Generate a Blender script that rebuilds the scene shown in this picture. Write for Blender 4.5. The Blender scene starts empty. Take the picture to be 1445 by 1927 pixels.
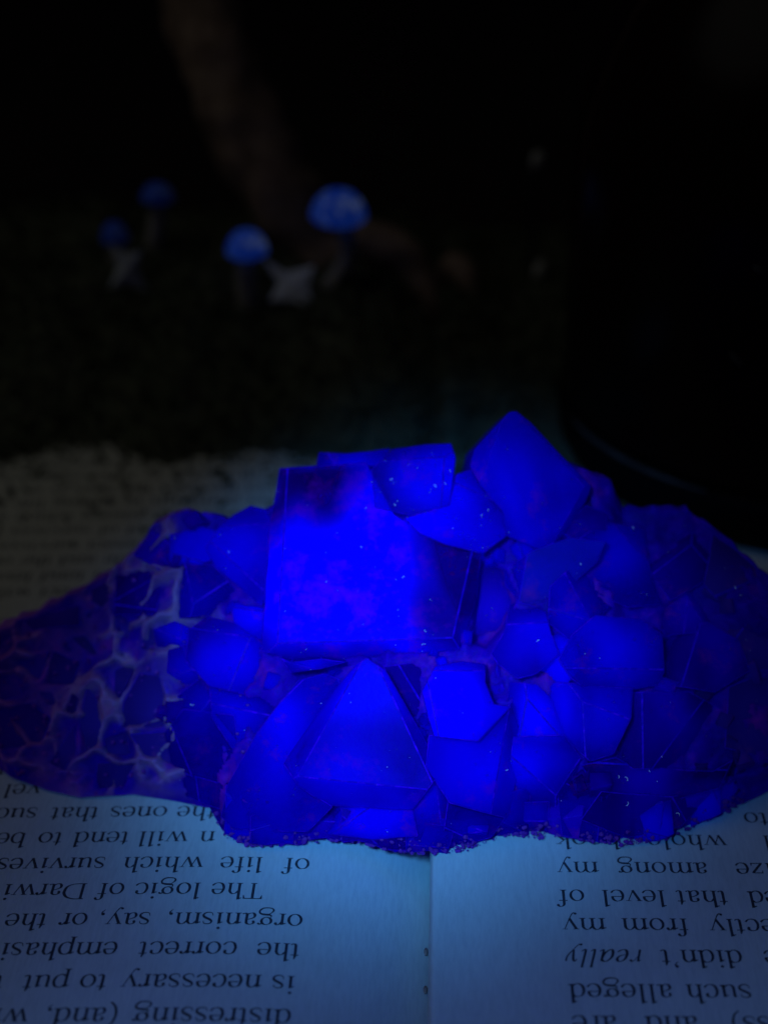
import bpy, bmesh, math, random
from mathutils import Vector, Matrix, noise, geometry

random.seed(7)
S = 0.001                                   # everything below is written in millimetres
scene = bpy.context.scene
col = scene.collection

# ------------------------------------------------------------------ camera
F_PX, CX, CY, H, TILT = 2900.0, 845.0, 963.5, 124.0, math.radians(30.3)
cam_d = bpy.data.cameras.new('camera')
cam = bpy.data.objects.new('camera', cam_d)
col.objects.link(cam)
cam.location = (0, 0, H * S)
cam.rotation_euler = (math.pi / 2 - TILT, 0, 0)
cam_d.sensor_fit = 'HORIZONTAL'
cam_d.sensor_width = 36.0
cam_d.lens = 36.0 * F_PX / 1445.0
cam_d.shift_x = -(CX - 722.5) / 1445.0
cam_d.clip_start = 0.005
cam_d.clip_end = 20
cam_d.dof.use_dof = True
cam_d.dof.focus_distance = 0.173
cam_d.dof.aperture_fstop = 17.5
scene.camera = cam

# ------------------------------------------------------------------ light
world = bpy.data.worlds.new('World')
scene.world = world
world.use_nodes = True
bg = world.node_tree.nodes['Background']
bg.inputs[0].default_value = (0.25, 0.18, 1.0, 1)
bg.inputs[1].default_value = 0.0012

def aim(o, target):
    d = Vector(target) - o.location
    o.rotation_euler = d.to_track_quat('-Z', 'Y').to_euler()

sp = bpy.data.lights.new('torch', 'SPOT')
sp.color = (0.055, 0.34, 1.0)
sp.energy = 2.05
sp.spot_size = math.radians(23.6)
sp.spot_blend = 1.0
sp.shadow_soft_size = 0.012
torch = bpy.data.objects.new('torch_light', sp)
col.objects.link(torch)
torch.location = (-0.030, 0.010, 0.145)
aim(torch, (-0.0070, 0.150, 0.0172))

sl = bpy.data.lights.new('torch_fill', 'SPOT')    # second spot added as torch spill, aimed low to fill the page
sl.color = (0.06, 0.25, 1.0)
sl.energy = 0.24
sl.spot_size = math.radians(46)
sl.spot_blend = 0.9
sl.shadow_soft_size = 0.012
fill = bpy.data.objects.new('torch_fill_light', sl)
col.objects.link(fill)
fill.location = torch.location
aim(fill, (0.0, 0.118, 0.0))

ar = bpy.data.lights.new('room', 'AREA')
ar.color = (0.96, 1.0, 0.93)
ar.energy = 0.098
ar.shape = 'DISK'
ar.size = 0.5
room = bpy.data.objects.new('room_light', ar)
col.objects.link(room)
room.location = (-0.32, 0.16, 0.52)
aim(room, (-0.03, 0.19, 0))

scene.view_settings.view_transform = 'Standard'
scene.view_settings.look = 'None'
scene.view_settings.exposure = 0.0
scene.view_settings.gamma = 1.0
scene.render.engine = 'CYCLES'
scene.cycles.use_denoising = True
scene.cycles.sample_clamp_indirect = 4.0

# ------------------------------------------------------------------ helpers
ct, st = math.cos(TILT), math.sin(TILT)

def ray(x, y):
    a, k = (x - CX) / F_PX, (y - CY) / F_PX
    return Vector((a, ct - k * st, -(st + k * ct)))

def at(x, y, Y):                            # the point at distance Y along this line of sight
    d = ray(x, y)
    return Vector((0, 0, H)) + d * (Y / d.y)

def ground(x, y, z=0.0):
    d = ray(x, y)
    return Vector((0, 0, H)) + d * ((z - H) / d.z)

def interp(pts, x):
    if x <= pts[0][0]:
        return pts[0][1]
    for (x0, y0), (x1, y1) in zip(pts, pts[1:]):
        if x <= x1:
            return y0 + (y1 - y0) * (x - x0) / (x1 - x0)
    return pts[-1][1]

def nz(p, s):
    return noise.noise(Vector(p) * s)

def tag(o, label=None, cat=None, group=None, kind=None):
    if label: o['label'] = label
    if cat: o['category'] = cat
    if group: o['group'] = group
    if kind: o['kind'] = kind
    return o

def empty(name, loc):
    o = bpy.data.objects.new(name, None)
    col.objects.link(o)
    o.location = Vector(loc) * S
    o.empty_display_size = 0.005
    return o

def build(name, verts, faces, mat, parent=None, smooth=False, fix=True, origin=None):
    me = bpy.data.meshes.new(name)
    vs = [Vector(v) for v in verts]
    c = Vector(origin) if origin is not None else sum(vs, Vector()) / len(vs)
    me.from_pydata([(v - c) * S for v in vs], [], faces)
    if fix:
        bm = bmesh.new(); bm.from_mesh(me)
        bmesh.ops.recalc_face_normals(bm, faces=bm.faces)
        bm.to_mesh(me); bm.free()
    me.materials.append(mat)
    if smooth:
        me.polygons.foreach_set('use_smooth', [True] * len(me.polygons))
    o = bpy.data.objects.new(name, me)
    col.objects.link(o)
    if parent is not None:
        o.parent = parent
        o.location = c * S - parent_world(parent)
    else:
        o.location = c * S
    return o

def parent_world(p):
    l = Vector(p.location)
    while p.parent is not None:
        p = p.parent
        l = l + p.location
    return l

class MB:
    def __init__(self):
        self.v, self.f = [], []
    def add(self, v, f):
        n = len(self.v)
        self.v += list(v)
        self.f += [tuple(i + n for i in q) for q in f]
    def build(self, name, mat, parent=None, smooth=False, fix=True):
        return build(name, self.v, self.f, mat, parent, smooth, fix)

def tube(pts, rads, n=14, bump=0.0, bs=1.0, flat=1.0, caps=True):
    pts = [Vector(p) for p in pts]
    v, f = [], []
    prev = None
    for i, p in enumerate(pts):
        d = (pts[min(i + 1, len(pts) - 1)] - pts[max(i - 1, 0)]).normalized()
        if prev is None:
            a = d.orthogonal().normalized()
        else:
            a = (prev - d * prev.dot(d)).normalized()
        prev = a
        b = d.cross(a)
        for k in range(n):
            t = 2 * math.pi * k / n
            q = p + (a * math.cos(t) + b * math.sin(t) * flat) * rads[i]
            if bump:
                q += (q - p) * bump * nz(q, bs)
            v.append(q)
    for i in range(len(pts) - 1):
        for k in range(n):
            f.append((i * n + k, i * n + (k + 1) % n, (i + 1) * n + (k + 1) % n, (i + 1) * n + k))
    if caps:
        f.append(tuple(range(n))[::-1])
        f.append(tuple((len(pts) - 1) * n + k for k in range(n)))
    return v, f

def smooth_path(pts, per=6):
    P = [Vector(p) for p in pts]
    out = []
    for i in range(len(P) - 1):
        p0, p1, p2, p3 = P[max(i - 1, 0)], P[i], P[i + 1], P[min(i + 2, len(P) - 1)]
        for j in range(per):
            t = j / per
            out.append(0.5 * ((2 * p1) + (p2 - p0) * t + (2 * p0 - 5 * p1 + 4 * p2 - p3) * t * t + (3 * p1 - p0 - 3 * p2 + p3) * t ** 3))
    out.append(P[-1])
    return out

def lathe(prof, c, n=64):
    v, f = [], []
    for r, z in prof:
        for k in range(n):
            t = 2 * math.pi * k / n
            v.append(Vector((c[0] + r * math.cos(t), c[1] + r * math.sin(t), c[2] + z)))
    for i in range(len(prof) - 1):
        for k in range(n):
            f.append((i * n + k, i * n + (k + 1) % n, (i + 1) * n + (k + 1) % n, (i + 1) * n + k))
    return v, f

# ------------------------------------------------------------------ materials
def mat(name):
    m = bpy.data.materials.new(name)
    m.use_nodes = True
    nt = m.node_tree
    return m, nt, nt.nodes['Principled BSDF']

def nodes_noise(nt, scale, detail=4, rough=0.55, coord='Object', dist=0.0):
    tc = nt.nodes.new('ShaderNodeTexCoord')
    n = nt.nodes.new('ShaderNodeTexNoise')
    n.inputs['Scale'].default_value = scale
    n.inputs['Detail'].default_value = detail
    n.inputs['Roughness'].default_value = rough
    n.inputs['Distortion'].default_value = dist
    nt.links.new(tc.outputs[coord], n.inputs['Vector'])
    return n, tc

def ramp(nt, src, stops):
    r = nt.nodes.new('ShaderNodeValToRGB')
    e = r.color_ramp.elements
    while len(e) < len(stops):
        e.new(0.5)
    for el, (p, c) in zip(e, stops):
        el.position = p
        el.color = (*c, 1)
    nt.links.new(src, r.inputs[0])
    return r

def add_bump(nt, b, src, strength, dist):
    bp = nt.nodes.new('ShaderNodeBump')
    bp.inputs['Strength'].default_value = strength
    bp.inputs['Distance'].default_value = dist
    nt.links.new(src, bp.inputs['Height'])
    nt.links.new(bp.outputs[0], b.inputs['Normal'])
    return bp

def simple(name, c, rough=0.8, c2=None, scale=300, bump=0.0, bdist=0.0003, spec=0.3):
    m, nt, b = mat(name)
    b.inputs['Base Color'].default_value = (*c, 1)
    b.inputs['Roughness'].default_value = rough
    b.inputs['Specular IOR Level'].default_value = spec
    if c2 or bump:
        n, _ = nodes_noise(nt, scale, 6, 0.65)
        if c2:
            r = ramp(nt, n.outputs[0], [(0.3, c), (0.7, c2)])
            nt.links.new(r.outputs[0], b.inputs['Base Color'])
        if bump:
            add_bump(nt, b, n.outputs[0], bump, bdist)
    return m

def fluorite(name, deep, cloudy, tint, glow, lo=0.25, hi=0.78, sss=0.85, radius=3.8, zone=62, clear=0.6, heart=0.16, etch=0.56):
    """Fluorescing crystal: cloudy zones inside, frosted skin with violet etch patches."""
    m, nt, b = mat(name)
    info = nt.nodes.new('ShaderNodeObjectInfo')
    tc = nt.nodes.new('ShaderNodeTexCoord')
    off = nt.nodes.new('ShaderNodeVectorMath'); off.operation = 'SCALE'
    comb = nt.nodes.new('ShaderNodeCombineXYZ')
    sepc = nt.nodes.new('ShaderNodeSeparateColor')
    nt.links.new(info.outputs['Color'], sepc.inputs[0])
    for k in range(3):
        nt.links.new(sepc.outputs[1], comb.inputs[k])
    nt.links.new(comb.outputs[0], off.inputs[0])
    off.inputs['Scale'].default_value = 3.7
    add = nt.nodes.new('ShaderNodeVectorMath'); add.operation = 'ADD'
    nt.links.new(tc.outputs['Object'], add.inputs[0])
    nt.links.new(off.outputs[0], add.inputs[1])
    n1 = nt.nodes.new('ShaderNodeTexNoise')
    n1.inputs['Scale'].default_value = zone
    n1.inputs['Detail'].default_value = 1.5
    n1.inputs['Roughness'].default_value = 0.5
    n1.inputs['Distortion'].default_value = 0.5
    nt.links.new(add.outputs[0], n1.inputs['Vector'])
    # a milky heart inside a clearer rim
    ln = nt.nodes.new('ShaderNodeVectorMath'); ln.operation = 'LENGTH'
    nt.links.new(tc.outputs['Object'], ln.inputs[0])
    sz = nt.nodes.new('ShaderNodeMath'); sz.operation = 'MULTIPLY'
    nt.links.new(info.outputs['Object Index'], sz.inputs[0]); sz.inputs[1].default_value = 0.01 * S
    dv = nt.nodes.new('ShaderNodeMath'); dv.operation = 'DIVIDE'
    nt.links.new(ln.outputs['Value'], dv.inputs[0]); nt.links.new(sz.outputs[0], dv.inputs[1])
    core = nt.nodes.new('ShaderNodeMapRange'); core.interpolation_type = 'SMOOTHSTEP'
    core.inputs['From Min'].default_value = 0.15; core.inputs['From Max'].default_value = 1.25
    core.inputs['To Min'].default_value = heart; core.inputs['To Max'].default_value = 0.0
    nt.links.new(dv.outputs[0], core.inputs['Value'])
    zn = nt.nodes.new('ShaderNodeMath'); zn.operation = 'MULTIPLY_ADD'
    nt.links.new(n1.outputs[0], zn.inputs[0]); zn.inputs[1].default_value = 1.5; zn.inputs[2].default_value = -0.30
    zs = nt.nodes.new('ShaderNodeMath'); zs.operation = 'ADD'; zs.use_clamp = True
    nt.links.new(zn.outputs[0], zs.inputs[0]); nt.links.new(core.outputs[0], zs.inputs[1])
    r1 = ramp(nt, zs.outputs[0], [(lo, deep), (hi, cloudy)])
    cl = ramp(nt, zs.outputs[0], [(lo, (0.05, 0.05, 0.05)), (hi, (1, 1, 1))])
    # violet etch patches
    n2 = nt.nodes.new('ShaderNodeTexNoise')
    n2.inputs['Scale'].default_value = 210
    n2.inputs['Detail'].default_value = 7
    n2.inputs['Roughness'].default_value = 0.72
    nt.links.new(add.outputs[0], n2.inputs['Vector'])
    r2 = ramp(nt, n2.outputs[0], [(etch, (0, 0, 0)), (etch + 0.22, (0.8, 0.8, 0.8))])
    mx = nt.nodes.new('ShaderNodeMix'); mx.data_type = 'RGBA'
    nt.links.new(r2.outputs[0], mx.inputs[0])
    nt.links.new(r1.outputs[0], mx.inputs[6])
    mx.inputs[7].default_value = (*tint, 1)
    # each crystal its own strength of colour
    mul = nt.nodes.new('ShaderNodeVectorMath'); mul.operation = 'SCALE'
    nt.links.new(mx.outputs[2], mul.inputs[0])
    nt.links.new(sepc.outputs[0], mul.inputs['Scale'])
    nt.links.new(mul.outputs[0], b.inputs['Base Color'])
    b.inputs['Subsurface Weight'].default_value = sss
    b.inputs['Subsurface Radius'].default_value = (0.5, 0.3, 1.0)
    b.inputs['Subsurface Scale'].default_value = radius * S
    b.inputs['Roughness'].default_value = 0.3
    b.inputs['IOR'].default_value = 1.43
    b.inputs['Specular IOR Level'].default_value = 0.01
    b.inputs['Emission Color'].default_value = (0.0, 0.0, 1.0, 1)
    em = nt.nodes.new('ShaderNodeMath'); em.operation = 'MULTIPLY'
    nt.links.new(cl.outputs[0], em.inputs[0])
    em.inputs[1].default_value = glow
    nt.links.new(em.outputs[0], b.inputs['Emission Strength'])
    # clear zones let one see into the stone
    tr = nt.nodes.new('ShaderNodeBsdfTransparent')
    tr.inputs[0].default_value = (0.35, 0.08, 0.95, 1)
    ms = nt.nodes.new('ShaderNodeMixShader')
    tf = nt.nodes.new('ShaderNodeMapRange')
    tf.inputs['To Min'].default_value = clear; tf.inputs['To Max'].default_value = 0.04
    nt.links.new(cl.outputs[0], tf.inputs['Value'])
    nt.links.new(tf.outputs[0], ms.inputs[0])
    nt.links.new(b.outputs[0], ms.inputs[1])
    nt.links.new(tr.outputs[0], ms.inputs[2])
    nt.links.new(ms.outputs[0], nt.nodes['Material Output'].inputs['Surface'])
    # fine pitting
    n3 = nt.nodes.new('ShaderNodeTexNoise')
    n3.inputs['Scale'].default_value = 620
    n3.inputs['Detail'].default_value = 6
    n3.inputs['Roughness'].default_value = 0.7
    nt.links.new(add.outputs[0], n3.inputs['Vector'])
    add_bump(nt, b, n3.outputs[0], 0.25, 0.0002)
    return m

M_BRIGHT = fluorite('bright_blue_fluorite', (0.03, 0.0, 0.42), (0.012, 0.0, 0.97), (0.35, 0.0, 0.55), 0.15, heart=0.22)  # bright to dim copies of one fluorite; brightness differences painted into colour and glow
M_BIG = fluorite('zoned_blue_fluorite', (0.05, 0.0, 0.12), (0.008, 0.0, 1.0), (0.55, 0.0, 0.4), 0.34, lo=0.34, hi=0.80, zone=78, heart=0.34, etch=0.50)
M_MID = fluorite('mid_blue_fluorite', (0.02, 0.0, 0.42), (0.015, 0.0, 0.9), (0.6, 0.01, 0.42), 0.09)
M_DIM = fluorite('dim_violet_fluorite', (0.04, 0.0, 0.2), (0.05, 0.0, 0.5), (0.65, 0.02, 0.33), 0.05)
M_DARK = fluorite('dark_violet_fluorite', (0.05, 0.01, 0.22), (0.09, 0.02, 0.34), (0.45, 0.06, 0.30), 0.015, sss=0.6, clear=0.25)

def matrix_material():
    m, nt, b = mat('fluorite_crust')
    n, tc = nodes_noise(nt, 140, 6, 0.62)
    lilac = ramp(nt, n.outputs[0], [(0.3, (0.22, 0.04, 0.18)), (0.5, (0.36, 0.10, 0.26)), (0.72, (0.55, 0.2, 0.36))])
    blue = ramp(nt, n.outputs[0], [(0.34, (0.02, 0.0, 0.24)), (0.54, (0.06, 0.0, 0.38)), (0.74, (0.45, 0.01, 0.34))])
    # the blue growth gives way to bare lilac crust at the left end and along the foot
    att = nt.nodes.new('ShaderNodeAttribute'); att.attribute_name = 'bare'
    nn, _ = nodes_noise(nt, 90, 5, 0.6)
    ad = nt.nodes.new('ShaderNodeMath'); ad.operation = 'ADD'
    nt.links.new(att.outputs['Fac'], ad.inputs[0])
    nt.links.new(nn.outputs[0], ad.inputs[1])
    mr = nt.nodes.new('ShaderNodeMapRange')
    mr.inputs['From Min'].default_value = 0.75
    mr.inputs['From Max'].default_value = 1.25
    nt.links.new(ad.outputs[0], mr.inputs['Value'])
    mx = nt.nodes.new('ShaderNodeMix'); mx.data_type = 'RGBA'
    nt.links.new(mr.outputs[0], mx.inputs[0])
    nt.links.new(blue.outputs[0], mx.inputs[6])
    nt.links.new(lilac.outputs[0], mx.inputs[7])
    nt.links.new(mx.outputs[2], b.inputs['Base Color'])
    b.inputs['Subsurface Weight'].default_value = 0.85
    b.inputs['Subsurface Radius'].default_value = (0.6, 0.4, 1.0)
    b.inputs['Subsurface Scale'].default_value = 2.2 * S
    b.inputs['Roughness'].default_value = 0.55
    b.inputs['Specular IOR Level'].default_value = 0.05
    b.inputs['Emission Color'].default_value = (0, 0, 1, 1)
    b.inputs['Emission Strength'].default_value = 0.012
    n2, _ = nodes_noise(nt, 700, 7, 0.7)
    add_bump(nt, b, n2.outputs[0], 0.4, 0.0004)
    return m
M_MATRIX = matrix_material()

def paper_material():
    m, nt, b = mat('book_paper')
    n, tc = nodes_noise(nt, 1.0, 6, 0.7)
    mp = nt.nodes.new('ShaderNodeMapping')
    mp.inputs['Scale'].default_value = (2600, 420, 900)
    nt.links.new(tc.outputs['Object'], mp.inputs[0])
    nt.links.new(mp.outputs[0], n.inputs['Vector'])
    n2, _ = nodes_noise(nt, 45, 5, 0.6)
    r = ramp(nt, n2.outputs[0], [(0.3, (0.70, 0.68, 0.58)), (0.7, (0.80, 0.78, 0.68))])
    r2 = ramp(nt, n.outputs[0], [(0.3, (0.86, 0.86, 0.86)), (0.62, (1, 1, 1))])
    mx = nt.nodes.new('ShaderNodeMix'); mx.data_type = 'RGBA'; mx.blend_type = 'MULTIPLY'
    mx.inputs[0].default_value = 1.0
    nt.links.new(r.outputs[0], mx.inputs[6])
    nt.links.new(r2.outputs[0], mx.inputs[7])
    nt.links.new(mx.outputs[2], b.inputs['Base Color'])
    b.inputs['Roughness'].default_value = 0.75
    b.inputs['Specular IOR Level'].default_value = 0.15
    add_bump(nt, b, n.outputs[0], 0.25, 0.00012)
    return m
M_PAPER = paper_material()
M_INK = simple('printing_ink', (0.035, 0.035, 0.04), 0.7, (0.07, 0.07, 0.075), 900)
M_EDGE = simple('page_edges', (0.6, 0.57, 0.48), 0.9, (0.42, 0.4, 0.33), 400)
M_COVER = simple('book_cover', (0.03, 0.03, 0.035), 0.6)
M_TABLE = simple('dark_table_top', (0.02, 0.015, 0.012), 0.5, (0.035, 0.025, 0.02), 60)
M_MOSS = simple('dried_moss', (0.05, 0.058, 0.03), 0.95, (0.13, 0.135, 0.085), 160)
M_BARK = simple('driftwood', (0.16, 0.10, 0.07), 0.9, (0.48, 0.33, 0.25), 120, 0.8, 0.001)
M_STEM = simple('pale_stem', (0.55, 0.5, 0.45), 0.8, (0.4, 0.36, 0.33), 300)
M_STAR = simple('glowing_white_felt', (0.85, 0.88, 0.95), 0.9, (0.7, 0.73, 0.82), 500, 0.4)
M_BUD = simple('pale_bud', (0.6, 0.58, 0.52), 0.8, (0.45, 0.43, 0.38), 300)

_b = M_STAR.node_tree.nodes['Principled BSDF']
_b.inputs['Emission Color'].default_value = (0.8, 0.85, 1.0, 1)
_b.inputs['Emission Strength'].default_value = 0.009  # faint glow added to brighten the star, which is no lamp

M_STAR2 = simple('dim_white_felt', (0.8, 0.83, 0.9), 0.9, (0.55, 0.57, 0.62), 500, 0.4)  # dimmer copy of the same felt, without the glow

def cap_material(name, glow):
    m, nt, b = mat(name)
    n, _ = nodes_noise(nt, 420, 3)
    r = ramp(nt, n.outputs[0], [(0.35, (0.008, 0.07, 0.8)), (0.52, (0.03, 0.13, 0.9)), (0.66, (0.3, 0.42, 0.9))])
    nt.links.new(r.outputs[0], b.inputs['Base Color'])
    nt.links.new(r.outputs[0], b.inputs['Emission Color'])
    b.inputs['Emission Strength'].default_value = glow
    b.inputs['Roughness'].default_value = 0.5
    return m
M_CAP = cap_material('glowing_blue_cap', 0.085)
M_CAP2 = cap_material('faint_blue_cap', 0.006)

def dark_glass():
    m, nt, b = mat('dark_glass')
    b.inputs['Base Color'].default_value = (0.012, 0.004, 0.005, 1)
    b.inputs['Roughness'].default_value = 0.25
    b.inputs['Specular IOR Level'].default_value = 0.1
    n, _ = nodes_noise(nt, 40, 3)
    add_bump(nt, b, n.outputs[0], 0.1, 0.001)
    return m
M_GLASS = dark_glass()
M_RIM = simple('frosted_glass_rim', (0.004, 0.004, 0.005), 0.5, spec=0.05)
M_GLINT = simple('glass_glint', (0.10, 0.115, 0.12), 0.6, (0.02, 0.022, 0.024), 140, spec=0.5)  # pale colour for the modelled heel highlight and glints
M_RIM_REFLECTION = simple('reddish_rim_reflection', (0.13, 0.06, 0.045), 0.5, (0.05, 0.02, 0.018), 50)  # colour of the modelled rim reflection
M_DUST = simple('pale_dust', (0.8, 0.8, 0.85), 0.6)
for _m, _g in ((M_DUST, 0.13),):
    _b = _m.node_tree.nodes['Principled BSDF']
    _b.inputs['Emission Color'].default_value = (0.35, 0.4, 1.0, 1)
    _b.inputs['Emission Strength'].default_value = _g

# ------------------------------------------------------------------ table and book
tb = build('table_top', [(-900, -500, -18), (900, -500, -18), (900, 1500, -18), (-900, 1500, -18),
                         (-900, -500, -40), (900, -500, -40), (900, 1500, -40), (-900, 1500, -40)],
           [(0, 1, 2, 3), (7, 6, 5, 4), (0, 4, 5, 1), (1, 5, 6, 2), (2, 6, 7, 3), (3, 7, 4, 0)], M_TABLE)
tag(tb, 'dark table top under the open book', 'table', kind='structure')

GX = -2.3                                   # the gutter
Y0, Y1, PW = 68.0, 306.0, 128.0

def page_z(x):
    d = x - GX
    if d < 0:
        return -6.0 * math.exp(d / 5.5) - 0.0000045 * d * d * 40
    return -4.6 * math.exp(-d / 0.16) - 0.0000045 * d * d * 40

book = empty('open_book', (GX, (Y0 + Y1) / 2, -18))
tag(book, 'open book lying upside down to the viewer beneath the glowing crystals', 'book')

def page(side):
    xs = []
    k = 0.0
    while k < PW:
        xs.append(k)
        k += 0.06 if k < 1 else 0.12 if k < 2 else (0.5 if k < 14 else 4.0)
    xs.append(PW)
    ny = 40
    v, f = [], []
    for j in range(ny + 1):
        y = Y0 + (Y1 - Y0) * j / ny
        for d in xs:
            x = GX + side * d
            v.append((x, y, page_z(x if d else GX + side * 1e-6)))
    n = len(xs)
    for j in range(ny):
        for i in range(n - 1):
            q = (j * n + i, j * n + i + 1, (j + 1) * n + i + 1, (j + 1) * n + i)
            f.append(q if side > 0 else q[::-1])
    o = build('page', v, f, M_PAPER, book, smooth=True, fix=False)
    tag(o, 'right hand page bright at the gutter' if side > 0 else 'left hand page curling into the gutter')
    # the stack of leaves below it
    v, f = [], []
    for y in (Y0 + 0.3, Y1 - 0.3):
        for d in xs:
            x = GX + side * d
            v.append((x - side * 0.3 * (d > 30), y, page_z(x if d else GX + side * 1e-6) - 0.5))
        for d in xs:
            x = GX + side * d
            v.append((x - side * 0.3 * (d > 30), y, -16.0))
    N = 2 * n
    for i in range(n - 1):
        f.append((i, i + 1, N + i + 1, N + i))
        f.append((n + i, N + n + i, N + n + i + 1, n + i + 1))
        f.append((i, n + i, n + i + 1, i + 1))
        f.append((N + i, N + i + 1, N + n + i + 1, N + n + i))
    f.append((n - 1, 2 * n - 1, N + 2 * n - 1, N + n - 1))
    f.append((0, N, N + n, n))
    build('page_block', v, f, M_EDGE, book)
    return o
page_l, page_r = page(-1), page(1)
build('cover', [(GX - PW - 4, Y0 - 4, -18 + .02), (GX + PW + 4, Y0 - 4, -18 + .02), (GX + PW + 4, Y1 + 4, -18 + .02), (GX - PW - 4, Y1 + 4, -18 + .02),
                (GX - PW - 4, Y0 - 4, -16.05), (GX + PW + 4, Y0 - 4, -16.05), (GX + PW + 4, Y1 + 4, -16.05), (GX - PW - 4, Y1 + 4, -16.05)],
      [(3, 2, 1, 0), (4, 5, 6, 7), (0, 1, 5, 4), (1, 2, 6, 5), (2, 3, 7, 6), (3, 0, 4, 7)], M_COVER, book)
# stitching knots in the gutter
for yy in (118.5, 124.0):
    th = MB()
    th.add(*tube([(GX - 0.3, yy - 0.5, -5.6), (GX - 0.3, yy, -5.4), (GX - 0.3, yy + 0.5, -5.6)], [0.16, 0.22, 0.16], 8))
    th.build('binding_thread', M_BARK, book)

# ------------------------------------------------------------------ serif letters (units of 1/1000 em)
STEM, THIN = 82.0, 26.0

def pen(pts, per=7, wmul=1.0, smooth=True, thick=STEM, thin=THIN, widths=None):
    P = smooth_path([(x, y, 0) for x, y in pts], per) if smooth else [Vector((x, y, 0)) for x, y in pts]
    v, f = [], []
    for i, p in enumerate(P):
        d = P[min(i + 1, len(P) - 1)] - P[max(i - 1, 0)]
        d = d.normalized()
        if widths:
            t = i / (len(P) - 1) * (len(widths) - 1)
            a = int(min(t, len(widths) - 2)); w = widths[a] + (widths[a + 1] - widths[a]) * (t - a)
        else:
            s = abs(d.y * math.cos(0.18) - d.x * math.sin(0.18))
            w = thin + (thick - thin) * s ** 1.6
        nrm = Vector((-d.y, d.x, 0)) * w * 0.5 * wmul
        v += [p + nrm, p - nrm]
    for i in range(len(P) - 1):
        f.append((2 * i, 2 * i + 1, 2 * i + 3, 2 * i + 2))
    return v, f

def poly(pts):
    return [Vector((x, y, 0)) for x, y in pts], [tuple(range(len(pts)))]

def disc(x, y, r):
    return poly([(x + r * math.cos(t * math.pi / 6), y + r * math.sin(t * math.pi / 6)) for t in range(12)])

def stem(x, y0, y1, top='', bot='b'):
    h = STEM / 2
    out = [poly([(x - h, y0), (x + h, y0), (x + h, y1), (x - h, y1)])]
    if top == 'f':
        out.append(poly([(x - h - 72, y1 - 52), (x - h - 66, y1 - 76), (x + h, y1 - 60), (x + h, y1 + 12), (x + h - 10, y1 + 14)]))
    if top == 'b':
        out.append(poly([(x - h - 55, y1), (x - h - 55, y1 - 20), (x - h, y1 - 40), (x + h, y1 - 40), (x + h + 55, y1 - 20), (x + h + 55, y1)]))
    if bot == 'b':
        out.append(poly([(x - h - 55, y0), (x + h + 55, y0), (x + h + 55, y0 + 18), (x + h, y0 + 38), (x - h, y0 + 38), (x - h - 55, y0 + 18)]))
    if bot == 'r':
        out.append(poly([(x, y0 - 6), (x + h + 66, y0 + 12), (x + h + 66, y0 + 34), (x + h, y0 + 60), (x, y0 + 60)]))
    return out

def hbar(x0, x1, y, w=30):
    return poly([(x0, y - w / 2), (x1, y - w / 2), (x1, y + w / 2), (x0, y + w / 2)])

def serif(x, y, l=95):
    return poly([(x - l, y - 11), (x + l, y - 11), (x + l, y + 11), (x - l, y + 11)])

def oval(x, y, rx, ry):
    P = [(x + rx * math.cos(t * math.pi / 12), y + ry * math.sin(t * math.pi / 12)) for t in range(25)]
    P += [P[1]]
    return pen(P, smooth=False)

def arch(x0, x1, y=450):
    return [pen([(x0 + 20, 330), (x0 + 90, 420), (x0 + 165, y), (x1 - 45, y - 30), (x1, y - 110), (x1, y - 190)])]

BOWL_R = [(118, 350), (190, 432), (275, 452), (385, 400), (440, 240), (395, 70), (275, -8), (190, 8), (118, 60)]
BOWL_L = [(382, 380), (320, 445), (245, 455), (125, 400), (68, 225), (112, 55), (220, -5), (310, 25), (382, 95)]

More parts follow.
